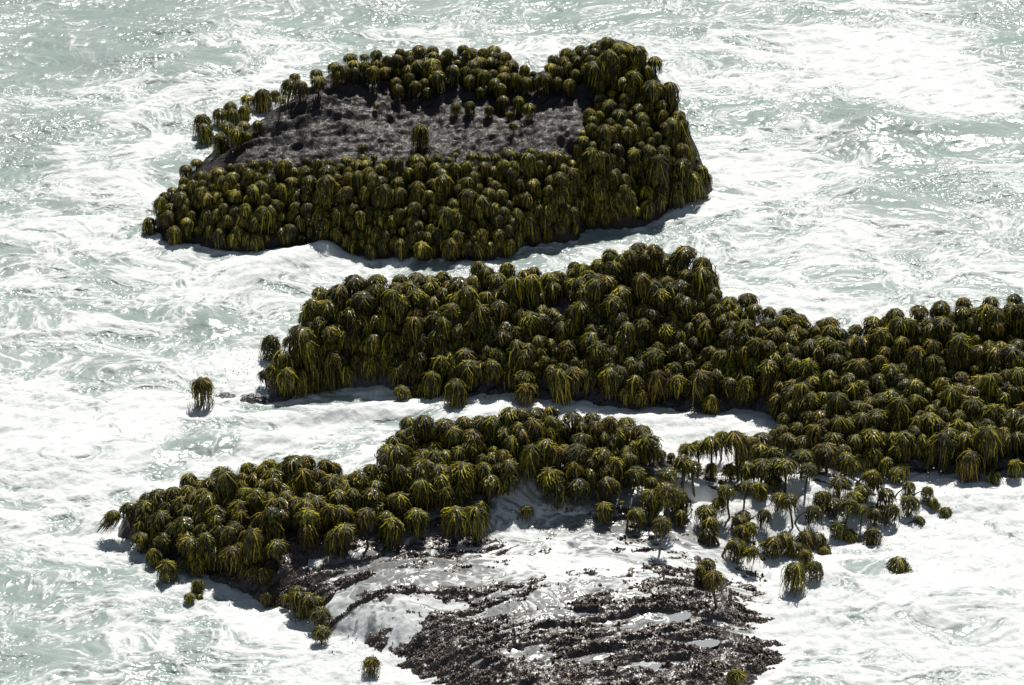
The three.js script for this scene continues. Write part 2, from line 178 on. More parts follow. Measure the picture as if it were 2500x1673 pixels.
const swells = [[750, 640, .12, .3, .2, -.2], [690, 660, .1, .26, .2, .1], [800, 625, .09, .14, .12, 0], [620, 690, .07, .4, .3, 0], [640, 690, .08, .5, .4, .3], [560, 1085, .1, .75, .16, -.25], [700, 1060, -.05, .7, .15, -.2], [860, 1015, .09, 1.0, .18, -.12], [2140, 330, .16, .5, .5, .6], [2300, 330, .07, .8, .3, .1], [450, 140, .08, .9, .25, -.1], [150, 300, .09, 1.2, .3, -.1], [520, 170, .07, .5, .2, -.2], [520, 800, .09, .35, .25, .5], [330, 900, .09, .6, .25, .35], [200, 1120, .1, .8, .4, 0], [2250, 1500, .1, 1.2, .6, 0], [2050, 1420, .08, .6, .4, 0], [1700, 1040, .07, .5, .2, 0], [2350, 1230, .08, .6, .3, 0], [300, 1620, .06, .8, .25, -.3], [1900, 90, .06, .9, .3, 0]].map(([px, py, a, rx, rz, t]) => { const [x, z] = at(px, py); return [x, z, a, rx, rz, Math.cos(t), Math.sin(t)]; });
const film = cached(blend([[1150, 1250, .03], [1300, 1230, .06], [1450, 1240, .04], [1620, 1250, .05], [1750, 1300, .05], [1700, 1220, .06], [1900, 1200, .08], [2000, 1300, .08], [1300, 1320, .05], [1450, 1330, .05], [1600, 1380, .035], [1180, 1400, .045], [1350, 1430, .035], [1500, 1440, .022], [1650, 1430, 0], [1100, 1460, .005], [1000, 1300, .025], [850, 1340, -.01], [700, 1360, -.06], [600, 1350, -.1], [750, 1440, -.03], [950, 1400, .03], [870, 1450, .0], [1000, 1480, .01], [1100, 1530, -.05], [950, 1560, -.02], [1060, 1600, .0], [1250, 1500, .005], [1500, 1510, -.05], [1300, 1560, -.03], [1200, 1570, -.01], [1700, 1520, -.06], [1600, 1620, -.05], [1350, 1620, -.04], [1400, 1660, -.06], [1120, 1600, -.01], [1750, 1440, -.01], [1000, 1110, -.2], [1100, 1100, -.2], [1200, 1090, -.2], [1300, 1080, -.2], [1400, 1090, -.2], [1250, 1140, -.15], [1350, 1150, -.12], [1130, 1170, -.15], [1020, 1190, -.12], [1450, 1140, -.12], [1520, 1100, -.15], [900, 1180, -.15], [600, 1250, -.15], [1500, 1120, -.1], [1700, 1150, .0], [1850, 1140, -.02], [1820, 1400, .02]].map(([px, py, v]) => [...at(px, py, .3), v]), 3), -5, 5, 0, 8, 160, 160);
const nearSmC = cached(nearSm, -5, 5.6, 0, 8.5, 240, 220);
function sea(x, z) {
  const edge = step(11, 8, Math.max(Math.abs(x) * 1.25, Math.abs(z)));
  let h = 0.06 * fbm(x * 0.55 + 0.2 * z, z * 0.95 - .12 * x + 4, 3) + 0.045 * (ridged(x * 0.9 + 0.35 * z + 2, z * 1.9 - x * .2, 3) - 0.68) * 1.4 + 0.016 * (ridged(x * 3.4 + z, z * 5.2 + 7, 3) - 0.68);
  for (const [X, Z, a, rx, rz, c, s] of swells) { const u = (x - X) * c + (z - Z) * s, w = -(x - X) * s + (z - Z) * c, e = (u / rx) ** 2 + (w / rz) ** 2; if (e < 8) h += a * Math.exp(-e); }
  if (edge > 0) {
    const f = foamAt(x, z);
    h += edge * f * (.012 + .04 * Math.abs(fbm(x * 2.6, z * 3.8, 3)) + .012 * fbm(x * 9, z * 13, 2));
    if (x > -5 && x < 5 && z > 0 && z < 8) { const w = nearSmC(x, z) + film(x, z); if (w > h - .1) { const k = 0.05, q = clamp(0.5 + 0.5 * (w - h) / k); h = mix(h, w + .02 * fbm(x * 6, z * 10, 3), q) + k * q * (1 - q); } }
  }
  return h;
}
const seaC = cached(sea, -6.6, 6.6, -9.4, 7, 330, 410);
function seaGeometry() {
  const axis = (a, b, s) => { const out = []; for (let v = a; v <= b + 1e-6; v += s) out.push(v); let g = s; for (let v = b; v < 2500;) { g *= 1.35; v += g; out.push(v); } g = s; for (let v = a; v > -2500;) { g *= 1.35; v -= g; out.unshift(v); } return out; };
  const xs = axis(-6.6, 6.6, .024), zs = axis(-9.4, 7, .027), n = xs.length, m = zs.length, pos = new Float32Array(n * m * 3), uv = new Float32Array(n * m * 2), idx = new Uint32Array((n - 1) * (m - 1) * 6);
  for (let j = 0, k = 0; j < m; j++) for (let i = 0; i < n; i++, k++) { const x = xs[i], z = zs[j]; pos[k * 3] = x; pos[k * 3 + 1] = sea(x, z); pos[k * 3 + 2] = z; uv[k * 2] = (x - BX[0]) / (BX[1] - BX[0]); uv[k * 2 + 1] = (z - BZ[0]) / (BZ[1] - BZ[0]); }
  for (let j = 0, o = 0; j < m - 1; j++) for (let i = 0; i < n - 1; i++) { const a = j * n + i; idx[o++] = a; idx[o++] = a + n; idx[o++] = a + 1; idx[o++] = a + 1; idx[o++] = a + n; idx[o++] = a + n + 1; }
  const g = new THREE.BufferGeometry(); g.setAttribute('position', new THREE.BufferAttribute(pos, 3)); g.setAttribute('uv', new THREE.BufferAttribute(uv, 2)); g.setIndex(new THREE.BufferAttribute(idx, 1)); g.computeVertexNormals(); return g;
}
const seaMap = canvasTex(FN, FN, d => {
  for (let j = 0, k = 0; j < FN; j++) for (let i = 0; i < FN; i++, k++) {
    const x = mix(BX[0], BX[1], i / FN), z = mix(BZ[0], BZ[1], j / FN), f = foamField[k], a = noise(x * .8, z * .9), gr = .05 * noise(x * 24, z * 30) + .05 * noise(x * 7, z * 10), wet = x > -3.4 && x < 3.6 && z > .5 ? step(-.3, -.02, terrain(x, z)) * step(-.06, .02, nearSmC(x, z)) : 0;
    d[k * 4] = enc(mix(mix(.232 + .022 * a, .12, wet), .60 + gr, f)); d[k * 4 + 1] = enc(mix(mix(.282 + .014 * a, .124, wet), .61 + gr, f)); d[k * 4 + 2] = enc(mix(mix(.266 + .022 * a, .12, wet), .606 + gr, f)); d[k * 4 + 3] = 255;
  }
}, true);
const seaRough = canvasTex(1024, 1024, d => { for (let j = 0, k = 0; j < 1024; j++) for (let i = 0; i < 1024; i++, k++) { const f = foamField[j * 2 * FN + i * 2]; d[k * 4] = d[k * 4 + 1] = d[k * 4 + 2] = Math.round(255 * mix(0.27, 0.75, step(.2, .8, f))); d[k * 4 + 3] = 255; } });
for (const t of [seaMap, seaRough]) t.wrapS = t.wrapT = THREE.MirroredRepeatWrapping;
const ripple = canvasTex(FN, FN, d => {
  for (let j = 0, k = 0; j < FN; j++) for (let i = 0; i < FN; i++, k++) {
    const x = mix(BX[0], BX[1], i / FN), z = mix(BZ[0], BZ[1], j / FN), f = foamField[k], w = f > .97 ? 0 : ridged(x * 3.4 + .6 * z, z * 6, 2) - .7 + .6 * fbm(x * 12, z * 19, 3, .65), v = 255 * clamp(.4 + .3 * w * (1 - f) * (.35 + 1.1 * step(-.1, .5, noise(x * .9 + 70, z * 1.3))) + f * (.1 + .14 * fbm(x * 9, z * 12, 4, .6)));
    d[k * 4] = d[k * 4 + 1] = d[k * 4 + 2] = v; d[k * 4 + 3] = 255;
  }
});
ripple.wrapS = ripple.wrapT = THREE.MirroredRepeatWrapping;
const seaMat = new THREE.MeshPhysicalMaterial({ map: seaMap, roughnessMap: seaRough, roughness: 1, bumpMap: ripple, bumpScale: 0.07, ior: 1.33 });
addMesh('sea', seaGeometry(), seaMat, { label: 'milky green surf streaked with white foam around the rocks', kind: 'structure' });

// still pools left on the shelf
const poolMat = new THREE.MeshPhysicalMaterial({ color: new THREE.Color(.26, .27, .28), roughness: .1, ior: 1.33 });
for (const [X, Z, a, b, n] of pools) {
  const y = nearSm(X, Z) - .05, sh = [], r = rng(Math.round(a * 1000 + b * 77)); for (let i = 0; i < 28; i++) { const t = i / 28 * 6.2832, k = 1.7 + .3 * noise(Math.cos(t) * 1.6 + a * 40, Math.sin(t) * 1.6); sh.push(new THREE.Vector2(Math.cos(t) * a * k, Math.sin(t) * b * k + .15 * Math.cos(t) * a * k)); }
  const m = addMesh('tide_pool', new THREE.ShapeGeometry(new THREE.Shape(sh)), poolMat, { label: `${n} still grey tide pool among the mussels on the rock shelf`, kind: 'structure' }); m.rotation.x = -Math.PI / 2; m.position.set(X, y, Z);
}

// ---------------------------------------------------------------- sea palms
function palmGeometry(o) {
  const r = rng(o.seed), h = o.stem, lean = o.lean || 0, sweep = o.sweep || 0, top = new THREE.Vector3(lean, h * (1 - 0.25 * Math.min(1, lean / h)), 0);
  const curve = new THREE.CatmullRomCurve3([new THREE.Vector3(0, -.06, 0), new THREE.Vector3(0, 0, 0), new THREE.Vector3(lean * .12 + (r() - .5) * .02, h * .4, (r() - .5) * .02), new THREE.Vector3(lean * .5, top.y * .8, (r() - .5) * .015), top]);
  const S = 9, R = 7, sp = [], si = [];
  for (let i = 0; i <= S; i++) { const p = curve.getPoint(i / S), rad = mix(.0165, .0095, i / S) * (i < 2 ? 1.35 : 1); for (let k = 0; k < R; k++) { const a = k / R * 6.2832; sp.push(p.x + Math.cos(a) * rad, p.y, p.z + Math.sin(a) * rad); } }
  for (let i = 0; i < S; i++) for (let k = 0; k < R; k++) { const a = i * R + k, b = i * R + (k + 1) % R; si.push(a, b, a + R, b, b + R, a + R); }
  const stipe = new THREE.BufferGeometry(); stipe.setAttribute('position', new THREE.Float32BufferAttribute(sp, 3)); stipe.setAttribute('color', new THREE.Float32BufferAttribute(sp.map((_, i) => [.034, .026, .010][i % 3]), 3)); stipe.setIndex(si); stipe.computeVertexNormals();
  const bp = [], bc = [], bi = [], bn = [], N = o.blades || 200, SEG = 8, RX = o.rx || .085, RY = RX * (o.dome || 1), rag = o.rag ?? .35; let tip = 0;
  for (let b = 0; b < N; b++) {                                               // wet blades cling together: each runs over a dome and then hangs
    const az = b * 2.39996 + r() * .8, shell = mix(.6 - .15 * rag, 1.04 + .14 * rag, Math.pow(r(), .55)) * (r() < .08 + .16 * rag ? mix(1, 1.2 + .3 * rag, r()) : 1), rx = RX * shell, ry = RY * mix(.75 - .2 * rag, 1.08 + .3 * rag, r()), s0 = r() * mix(.5, .25, rag) * rx, L = o.len * mix(.4 - .1 * rag, 1.12 + .1 * rag, r()), w0 = mix(.003, .0054, r()), drift = (r() - .5) * (.8 + .9 * rag), flare = (r() - .35) * (.2 + .3 * rag);
    const tone = r(), col = tone < .24 ? [.285, .25, .007] : tone < .5 ? [.076, .07, .004] : tone < .88 ? [.017, .018, .0024] : [.045, .03, .004], jit = mix(.75, 1.25, r()), arc = 1.57 * (rx + ry) / 2, base = bp.length / 3, pts = [];
    for (let i = 0; i <= SEG; i++) {
      const t = i / SEG, q = s0 + t * L, a = az + drift * t, th = Math.min(1.5708, q / arc * 1.5708), hang = Math.max(0, q - arc), rad = rx * Math.sin(th) + hang * flare + (i ? (.004 + .006 * rag) * Math.sin(i * 2.1 + b) : 0);
      pts.push([new THREE.Vector3(top.x + rad * Math.cos(a) + sweep * (hang * .8 + .25 * t * t * L), top.y + ry * Math.cos(th) - ry * .55 - hang * (1 - .25 * sweep), top.z + rad * Math.sin(a)), a]);
    }
    for (let i = 0; i <= SEG; i++) {
      const t = i / SEG, [p, a] = pts[i], d = new THREE.Vector3().subVectors(pts[Math.min(SEG, i + 1)][0], pts[Math.max(0, i - 1)][0]).normalize(), side = new THREE.Vector3(-Math.sin(a + drift), .2 * Math.sin(b + i), Math.cos(a + drift)).normalize(), w = w0 * (i === 0 ? .5 : t > .65 ? mix(1, .3, (t - .65) / .35) : 1), nn = new THREE.Vector3().crossVectors(d, side).normalize();
      bp.push(p.x + side.x * w, p.y + side.y * w, p.z + side.z * w, p.x - side.x * w, p.y - side.y * w, p.z - side.z * w); bn.push(nn.x, nn.y, nn.z, nn.x, nn.y, nn.z);
      for (let q = 0; q < 2; q++) bc.push(col[0] * jit, col[1] * jit, col[2] * jit);
      if (p.y > tip) tip = p.y;
      if (i < SEG) { const k = base + i * 2; bi.push(k, k + 1, k + 2, k + 2, k + 1, k + 3); }
    }
  }
  const blades = new THREE.BufferGeometry(); blades.setAttribute('position', new THREE.Float32BufferAttribute(bp, 3)); blades.setAttribute('normal', new THREE.Float32BufferAttribute(bn, 3)); blades.setAttribute('color', new THREE.Float32BufferAttribute(bc, 3)); blades.setIndex(bi);
  const whole = mergeGeometries([stipe, blades]);
  return { stipe, blades, whole, height: tip, off: top.x };
}
const KINDS = {
  n: [[.20, .23, .085, 1], [.23, .22, .095, .9], [.19, .24, .078, 1.15], [.25, .26, .1, .95], [.22, .21, .085, 1.1], [.20, .27, .09, 1.05], [.24, .2, .1, .8], [.22, .28, .082, 1.25]].map(([stem, len, rx, dome], i) => palmGeometry({ seed: 100 + i, stem, len, rx, dome, blades: 240 })),   // upright mop
  r: [[.21, .22, .088, 1], [.24, .21, .098, .9], [.20, .23, .08, 1.1], [.26, .25, .1, .95], [.23, .2, .088, 1.05], [.21, .26, .094, 1], [.25, .19, .102, .85], [.23, .27, .085, 1.15]].map(([stem, len, rx, dome], i) => palmGeometry({ seed: 150 + i, stem, len, rx, dome, rag: .75, blades: 225 })),   // the same, tousled by surf
  s: [[.12, .13, .052, 1.1], [.14, .12, .056, 1], [.1, .14, .05, 1.2]].map(([stem, len, rx, dome], i) => palmGeometry({ seed: 200 + i, stem, len, rx, dome, blades: 130 })),   // small
  t: [[.40, .23, .092, 1], [.44, .22, .098, .9]].map(([stem, len, rx, dome], i) => palmGeometry({ rag: .75, seed: 300 + i, stem, len, rx, dome, blades: 200 })),                     // tall on a bare stem
  d: [[.30, .40, .09, 1.1], [.26, .37, .085, 1.2], [.32, .34, .095, 1]].map(([stem, len, rx, dome], i) => palmGeometry({ rag: .7, seed: 400 + i, stem, len, rx, dome, blades: 240 })),   // long hanging blades
  b: [[.28, .24, .16, .088], [.32, .23, .22, .085], [.25, .25, .12, .092]].map(([stem, len, lean, rx], i) => palmGeometry({ rag: .75, seed: 500 + i, stem, len, lean, rx, blades: 190 })),   // bowed stem
  w: [[.20, .28, .18, .085], [.16, .30, .12, .09]].map(([stem, len, lean, rx], i) => palmGeometry({ rag: .75, seed: 600 + i, stem, len, lean, rx, sweep: .6, blades: 180 })),              // swept by the wash
};
const TONES = [['olive', 1, 1, 1], ['yellow olive', 1.3, 1.26, 1], ['brown olive', 1, .86, .9], ['dark olive', .65, .68, .8]];
const bladeMats = TONES.map(([, r, g, b]) => new THREE.MeshPhysicalMaterial({ color: new THREE.Color(r, g, b), vertexColors: true, roughness: .6, specularIntensity: .6, clearcoat: .12, clearcoatRoughness: .2, side: THREE.DoubleSide }));
const stipeMat = new THREE.MeshPhysicalMaterial({ vertexColors: true, roughness: .45, clearcoat: .4, clearcoatRoughness: .3 });
const rnd = rng(77);
function foot(px, py, H, off = 0) {                                         // where a palm of height H must stand for its top to be seen there
  const d = sight(px, py); let lo = 30, y = 0;
  const floor = (x, z) => Math.max(terrain(x, z), seaC(x, z) - .05), under = t => CAMPOS.y + d[1] * t - (floor(d[0] * t - off, CAMPOS.z + d[2] * t) + H) < 0;
  for (let t = 30; t < 56; t += .03) if (under(t)) { lo = t; break; }
  let a = lo - .03, b = lo; for (let i = 0; i < 8; i++) { const m = (a + b) / 2; under(m) ? b = m : a = m; }
  const x = d[0] * b - off, z = CAMPOS.z + d[2] * b; return [x, floor(x, z), z];
}
const placed = [];
const ORD = ['first', 'second', 'third', 'fourth', 'fifth', 'sixth', 'seventh', 'eighth', 'ninth', 'tenth', 'eleventh', 'twelfth', 'thirteenth', 'fourteenth', 'fifteenth', 'sixteenth', 'seventeenth', 'eighteenth', 'nineteenth', 'twentieth'];
// a row of palms noted one by one: [column, row of the top, size, kind, turned]; the label counts them from the left
const crowd = [];
function palms(where, group, size, list) {
  if (!where) { for (const [px, py, k = 1, kind = 'n'] of list) { crowd.push([px, py, .83 * size * k, kind]); placed.push([px, py, k]); } return; }
  const row = [...list].sort((a, b) => a[0] - b[0]);
  row.forEach(([px, py, k = 1, kind = 'n', turned = 0], i) => {
    const set = KINDS[kind === 'n' && group !== FAR ? 'r' : kind], v = set[Math.floor(rnd() * set.length)], s = (group === RIGHT ? .9 : .83) * size * k * mix(.9, 1.1, rnd()), flip = turned ? Math.PI : 0, bowed = kind === 'b' || kind === 'w';
    const turn = bowed ? flip + (rnd() - .5) * .7 : rnd() * 6.2832, [x, y, z] = foot(px, py, v.height * s, bowed ? v.off * s * Math.cos(turn) : 0);
    const tone = Math.floor(rnd() * 3.6) % 4, g = new THREE.Group(); g.name = numbered('sea_palm'); g.position.set(x, y, z); g.scale.setScalar(s); g.rotation.set((rnd() - .5) * .34, turn, (rnd() - .5) * .34);
    for (const [name, geo, mat] of [['stipe', v.stipe, stipeMat], ['blades', v.blades, bladeMats[tone]]]) { const m = new THREE.Mesh(geo, mat); m.name = name; m.castShadow = m.receiveShadow = true; if (name === 'blades') m.userData.kind = 'stuff'; g.add(m); }
    const look = { n: k > 1.15 ? 'large' : k < .8 ? 'small' : '', s: 'small', t: 'long-stemmed', d: 'long-bladed', b: 'bowed', w: 'wave-swept' }[kind];
    const count = row.length === 1 ? '' : `${ORD[i]} from left `;
    tag(g, { label: `${look} ${TONES[tone][0]} sea palm ${count}${where}`.trim(), category: 'sea palm', group, kind: 'thing' });
    scene.add(g); placed.push([px, py, k]);
  });
}
const FAR = 'sea palms on the far rock', MID = 'sea palms on the middle ridge', LEFT = 'sea palms on the near ridge', RIGHT = 'sea palms in the wash';
palms('standing alone in the sea off the far rock', FAR, .92, [[361, 534, 1, 'd']]);
palms('along the left shoulder of the far rock', FAR, .95, [[495, 276, 1, 'd'], [503, 304, 1.05, 'd'], [535, 324, .9, 'd'], [533, 266], [564, 249, 1.05], [570, 266, 1.1], [595, 258], [554, 299], [575, 312], [593, 297, .8], [606, 325, .6], [629, 295, .75], [604, 232, .95], [640, 216, 1.35, 'd'], [671, 218, .8], [679, 237, .7, 't']]);
palms('on the far skyline left of the crest', FAR, .92, [[700, 195, 1, 'd'], [719, 180, .9], [732, 197, 1.1], [772, 169], [776, 186]]);
palms(null, FAR, .9, [[438, 396], [478, 390, .8], [417, 438, .8], [455, 405, .9], [400, 470, .95], [392, 478, 1, 'd'], [455, 534, 1.05], [470, 440], [440, 470], [505, 470]]);
palms(null, FAR, .86, [[824, 169, .9], [860, 150], [889, 150, 1.05], [916, 146, 1.1], [969, 190], [971, 205, .95], [998, 176], [1015, 197], [1038, 193, .9], [1046, 214, .7], [1073, 172, 1.1], [1105, 161, 1.15], [1147, 184, .95], [1174, 213, .65]]);
palms(null, FAR, .88, [[858, 130], [920, 122], [969, 132], [1023, 113], [1055, 114], [1090, 118], [1130, 112], [1150, 116], [1180, 113], [1205, 112], [1235, 128, 1.1], [1274, 128, .9]]);
palms('scattered on the bare rock face', FAR, .85, [[918, 251, .5], [1027, 306, 1.1, 'd'], [1111, 251, .8], [1147, 247, .85], [1193, 257, .8], [1228, 234], [1264, 236, 1.05], [1289, 253, .95], [1243, 272, .7], [1254, 299, .65], [885, 352, .85]]);
palms(null, FAR, .88, [[1203, 169, .9], [1208, 192], [1222, 203], [1256, 178, 1.1], [1281, 159, .9], [1287, 188], [1314, 188], [1333, 178], [1362, 188, .9], [1390, 192], [1404, 167, .85], [1371, 159], [1356, 134]]);
palms(null, FAR, .9, [[1345, 155, .9], [1383, 119, 1.1], [1404, 123, 1.1], [1419, 111], [1444, 134], [1478, 92, 1.25], [1509, 104, 1.1], [1536, 107], [1469, 149], [1471, 161, 1.05], [1465, 195], [1601, 140], [1616, 157], [1560, 128]]);
palms(null, FAR, .95, [[1520, 190], [1540, 200, 1.1], [1590, 195, 1.35], [1635, 198, 1.2, 'd'], [1640, 245], [1655, 270], [1665, 290, 1.1, 'd'], [1480, 255, .8], [1525, 250, .9], [1565, 235, .7], [1475, 305, 1.15], [1445, 300], [1530, 290], [1605, 370, 1.45, 'd'], [1665, 385, 1.4, 'd'], [1690, 420, 1.2, 'd'], [1560, 345]]);
palms('at the waterline below the far rock', FAR, .9, [[1505, 465, 1, 'd'], [1540, 480, .8, 'd'], [1650, 455, 1.3], [1570, 430], [1610, 450]]);
palms('over the left end of the middle ridge', MID, 1, [[660, 817, 1.05, 'd'], [687, 863, 1, 'd'], [706, 821], [729, 794, 1.1], [752, 756, 1.1], [777, 704, 1.1]]);
palms(null, MID, 1, [[668, 885], [700, 895, 1, 'd'], [735, 905, .9, 'd'], [770, 895, .9, 'd'], [805, 892, 1, 'd'], [840, 890, .9], [720, 868], [760, 862, 1, 'd'], [650, 905, .8], [690, 925, .7], [740, 930, .7], [790, 920, .7]]);
palms('drenched by surf left of the middle ridge', MID, 1, [[492, 917, 1.05, 'd', 0]]);
palms('on the back skyline of the middle ridge', MID, 1, [[865, 672, 1.1], [924, 670, 1.15], [1010, 668], [1080, 665], [1170, 640, 1.1], [1235, 640, 1.05], [1300, 652], [1400, 638, .9], [1490, 608, 1.1], [1560, 594, 1.15], [1600, 597, 1.1], [1670, 602, 1.15], [1715, 625, 1.1, 'd'], [1740, 660, 1, 'd']]);
palms(null, MID, 1, [[1780, 725, 1.1], [1825, 718, 1.1], [1870, 728], [1925, 750, 1.1], [1950, 765], [2010, 780], [2030, 776], [2085, 792], [2125, 775], [2190, 755], [2240, 745], [2300, 738], [2360, 728], [2420, 726], [2475, 722]]);
palms('trailing in the channel below the middle ridge', MID, 1, [[985, 940, .9], [1020, 935], [1050, 905, 1.2, 'd'], [1110, 930, 1.1, 'd'], [1375, 900, 1.3, 'd'], [1275, 935], [1290, 932, .9], [1490, 920], [1530, 945, .9], [1560, 950], [1600, 900, 1.2, 'd'], [1720, 905, 1.3, 'd'], [1735, 960, .9, 'd'], [1835, 940], [1900, 935, .9, 't'], [1925, 965, .8, 'b']]);
palms('fronting the mass by the right edge', MID, 1.02, [[2258, 1061], [2297, 1055, 1.2, 'd'], [2350, 1057], [2373, 1101, 1.1, 'd'], [2419, 1036, 1.25, 'd'], [2457, 1059], [2480, 1117], [2431, 1147, .9], [2200, 1010], [2270, 1010, 1.1], [2340, 1000]]);
palms('at the left tip of the near ridge', LEFT, 1, [[275, 1247, .9, 'w', 1], [311, 1230], [353, 1220, 1.05], [374, 1218], [345, 1268, .9], [376, 1276, .85], [341, 1302, .85], [359, 1203, .9], [390, 1195], [426, 1190]]);
palms('along the back of the near ridge', LEFT, 1.05, [[460, 1159], [537, 1138, 1.05], [514, 1172], [609, 1130], [582, 1169], [657, 1119], [709, 1115, 1.1], [747, 1115, 1.1], [674, 1146, 1.1], [743, 1142, 1.1], [793, 1123], [816, 1132], [808, 1157]]);
palms(null, LEFT, 1.05, [[724, 1169], [690, 1184], [625, 1193, 1.1], [663, 1199], [781, 1180], [812, 1176], [843, 1176], [873, 1180], [908, 1157], [946, 1165], [915, 1172], [977, 1126], [582, 1218, 1.1], [533, 1232, 1.2], [460, 1232, 1.1]]);
palms('overhanging the sea at near ridge corner', LEFT, 1.02, [[414, 1276, 1.1], [445, 1279, 1.15], [399, 1299], [380, 1341, .95], [407, 1367, 1.05], [452, 1364, .75], [485, 1358], [517, 1329, 1.05]]);
palms('floating in the foam below the near ridge', LEFT, .8, [[462, 1448, .8], [487, 1452, .9, 's'], [481, 1415, .85, 'd']]);
palms('on the front slope of the near ridge', LEFT, 1, [[533, 1279, 1.1], [567, 1283, 1.1], [571, 1270], [594, 1262, .8], [632, 1270, 1.1], [605, 1304, .9], [605, 1337, .85], [632, 1335, .85], [590, 1364, .9], [575, 1377, .6, 's'], [621, 1375, .8], [644, 1383, .8]]);
palms('above the bare slope of the near ridge', LEFT, 1.08, [[670, 1234, .95, 't'], [682, 1245], [680, 1318], [720, 1214], [751, 1237, 1.15], [800, 1226, 1.15], [835, 1234, 1.1], [774, 1211], [755, 1279, 1.2], [818, 1295, 1.1], [846, 1283, 1.1], [887, 1211, .9], [896, 1241, 1, 't'], [938, 1251], [950, 1266, 1.25], [984, 1226], [1015, 1245, 1.1]]);
palms('in the trickling file down to the foam', LEFT, .9, [[655, 1444, .8], [674, 1476, .55, 's'], [695, 1450, .6], [722, 1432, .8], [732, 1451, .95, 'd'], [747, 1450], [770, 1453, .8], [774, 1482, 1.05], [785, 1528, 1]]);
palms('soaked in foam by the bottom edge', LEFT, .85, [[900, 1601, .9], [877, 1637, .6, 's']]);
palms('in the middle of the near ridge front', LEFT, 1.08, [[1041, 1180], [1082, 1178, 1.05], [1122, 1182], [1108, 1211, .9], [1110, 1237, 1.1], [1162, 1237, .95, 'd'], [1173, 1224], [1139, 1147], [1189, 1161, 1.15], [1179, 1132]]);
palms('standing alone in the foam before the near ridge', LEFT, .9, [[1290, 1239, .8, 'b', 0]]);
palms('around the cleft in the near ridge', LEFT, 1.1, [[1248, 1119], [1240, 1148, 1], [1298, 1084, 1.2, 'd'], [1332, 1113], [1340, 1138], [1359, 1146], [1355, 1169, 1.1], [1401, 1169, 1.1], [1403, 1121, 1.1], [1401, 1098], [1447, 1144], [1478, 1127], [1501, 1115], [1485, 1169, 1.1]]);
palms('on the near ridge crest', LEFT, 1.05, [[1000, 1020], [1035, 1015], [1085, 1025], [1130, 1020], [1165, 1015], [1200, 1018], [1240, 1000, 1.1], [1270, 998], [1310, 1000, 1.1], [1350, 995], [1400, 1010], [1445, 1010], [1490, 1015], [1530, 1020], [1565, 1040], [1590, 1055, 1.1]]);
palms('at the right end of the near ridge', LEFT, .95, [[1554, 1134, 1.05, 'b'], [1478, 1226, .9], [1520, 1224, .6, 's'], [1596, 1092, .7], [1615, 1100, .6], [1638, 1107, .6]]);
palms('in the bare-stemmed clump on the shelf', RIGHT, .9, [[1558, 1245, 1, 'b'], [1612, 1260, .92, 't'], [1589, 1195], [1589, 1167, .8], [1627, 1148, 1.1, 't'], [1638, 1172, 1.1, 't'], [1654, 1192], [1665, 1211], [1658, 1247, .8], [1592, 1222]]);
palms('at the mouth of the foam channel', RIGHT, .95, [[1673, 1080, .95, 't'], [1705, 1081, .95, 't'], [1745, 1073, 1, 't'], [1698, 1125, 1, 't'], [1669, 1115, .95, 't'], [1736, 1132, .7], [1761, 1172, .5, 's'], [1764, 1050, 1, 't'], [1807, 1054, 1.25, 't'], [1830, 1062, 1.1]]);
palms('in the dense clump amid the wash', RIGHT, .88, [[1784, 1128], [1826, 1130, 1.1], [1860, 1121, 1.1], [1887, 1121, 1.1], [1921, 1123, 1.1, 't'], [1860, 1176], [1895, 1165], [1967, 1128, 1.05, 't'], [1925, 1061, 1.1], [2021, 1084, 1.2], [2000, 1110]]);
palms('in the file wading left of the huddle', RIGHT, .84, [[1784, 1184, .95, 't'], [1818, 1176, 1, 't'], [1759, 1216, 1, 'b'], [1726, 1234, 1.1], [1734, 1266], [1732, 1293, 1.05, 'b', 1], [1709, 1314, .6, 's']]);
palms('in the huddle wading in foam', RIGHT, .86, [[1864, 1241, .95, 'b'], [1814, 1249, .8], [1808, 1260, .8, 'b'], [1830, 1276, .9], [1808, 1283, .9], [1791, 1310, 1.05, 'b'], [1833, 1329, .9, 'b'], [1862, 1362, .6, 's'], [1891, 1314, 1.05], [1866, 1318, .6, 'b'], [1921, 1302, .85, 'b']]);
palms('where the wash pours through the stems', RIGHT, .84, [[1898, 1203, 1.05], [1940, 1211, .95, 't'], [1986, 1230, 1.1, 'b'], [2009, 1199], [2040, 1218, 1], [2063, 1211, .95, 't'], [2051, 1165, 1.1], [2086, 1127], [2128, 1142, 1.1, 'b'], [2124, 1104]]);
palms('bending at the outer edge of the wash', RIGHT, .84, [[2170, 1119, 1, 'b'], [2204, 1127, 1, 'b'], [2189, 1142], [2143, 1165, 1, 'b'], [2086, 1199], [2109, 1188], [2170, 1197, 1, 'b'], [2170, 1220, 1, 'b'], [2220, 1182, .9, 'b'], [2262, 1182, .85, 'b'], [2220, 1207, 1.15], [2277, 1216, .8, 'w'], [2308, 1237, .9, 'w'], [2243, 1262, .85, 'w']]);
palms('half drowned in the churning foam', RIGHT, .86, [[2136, 1245], [2134, 1287, .9], [2105, 1230, .8, 't'], [2051, 1268, .9], [2074, 1295, .9, 'w'], [1967, 1295, 1.1, 'w'], [1994, 1299, 1, 'w'], [1944, 1325], [1967, 1341, 1], [2013, 1339, .7, 'w'], [1990, 1367, .85, 'b', 1], [1937, 1379, 1.2, 'd']]);
palms('alone in the open white foam', RIGHT, 1, [[2191, 1358, 1.05, 'w']]);
palms('on the mussel shelf edge', RIGHT, .95, [[1726, 1366, .8, 'b'], [1715, 1379, .85], [1751, 1394, .95, 't'], [1719, 1417, .6, 's']]);
palms('on mussel rock at the bottom edge', RIGHT, .75, [[1797, 1628], [1742, 1614, .45, 's']]);

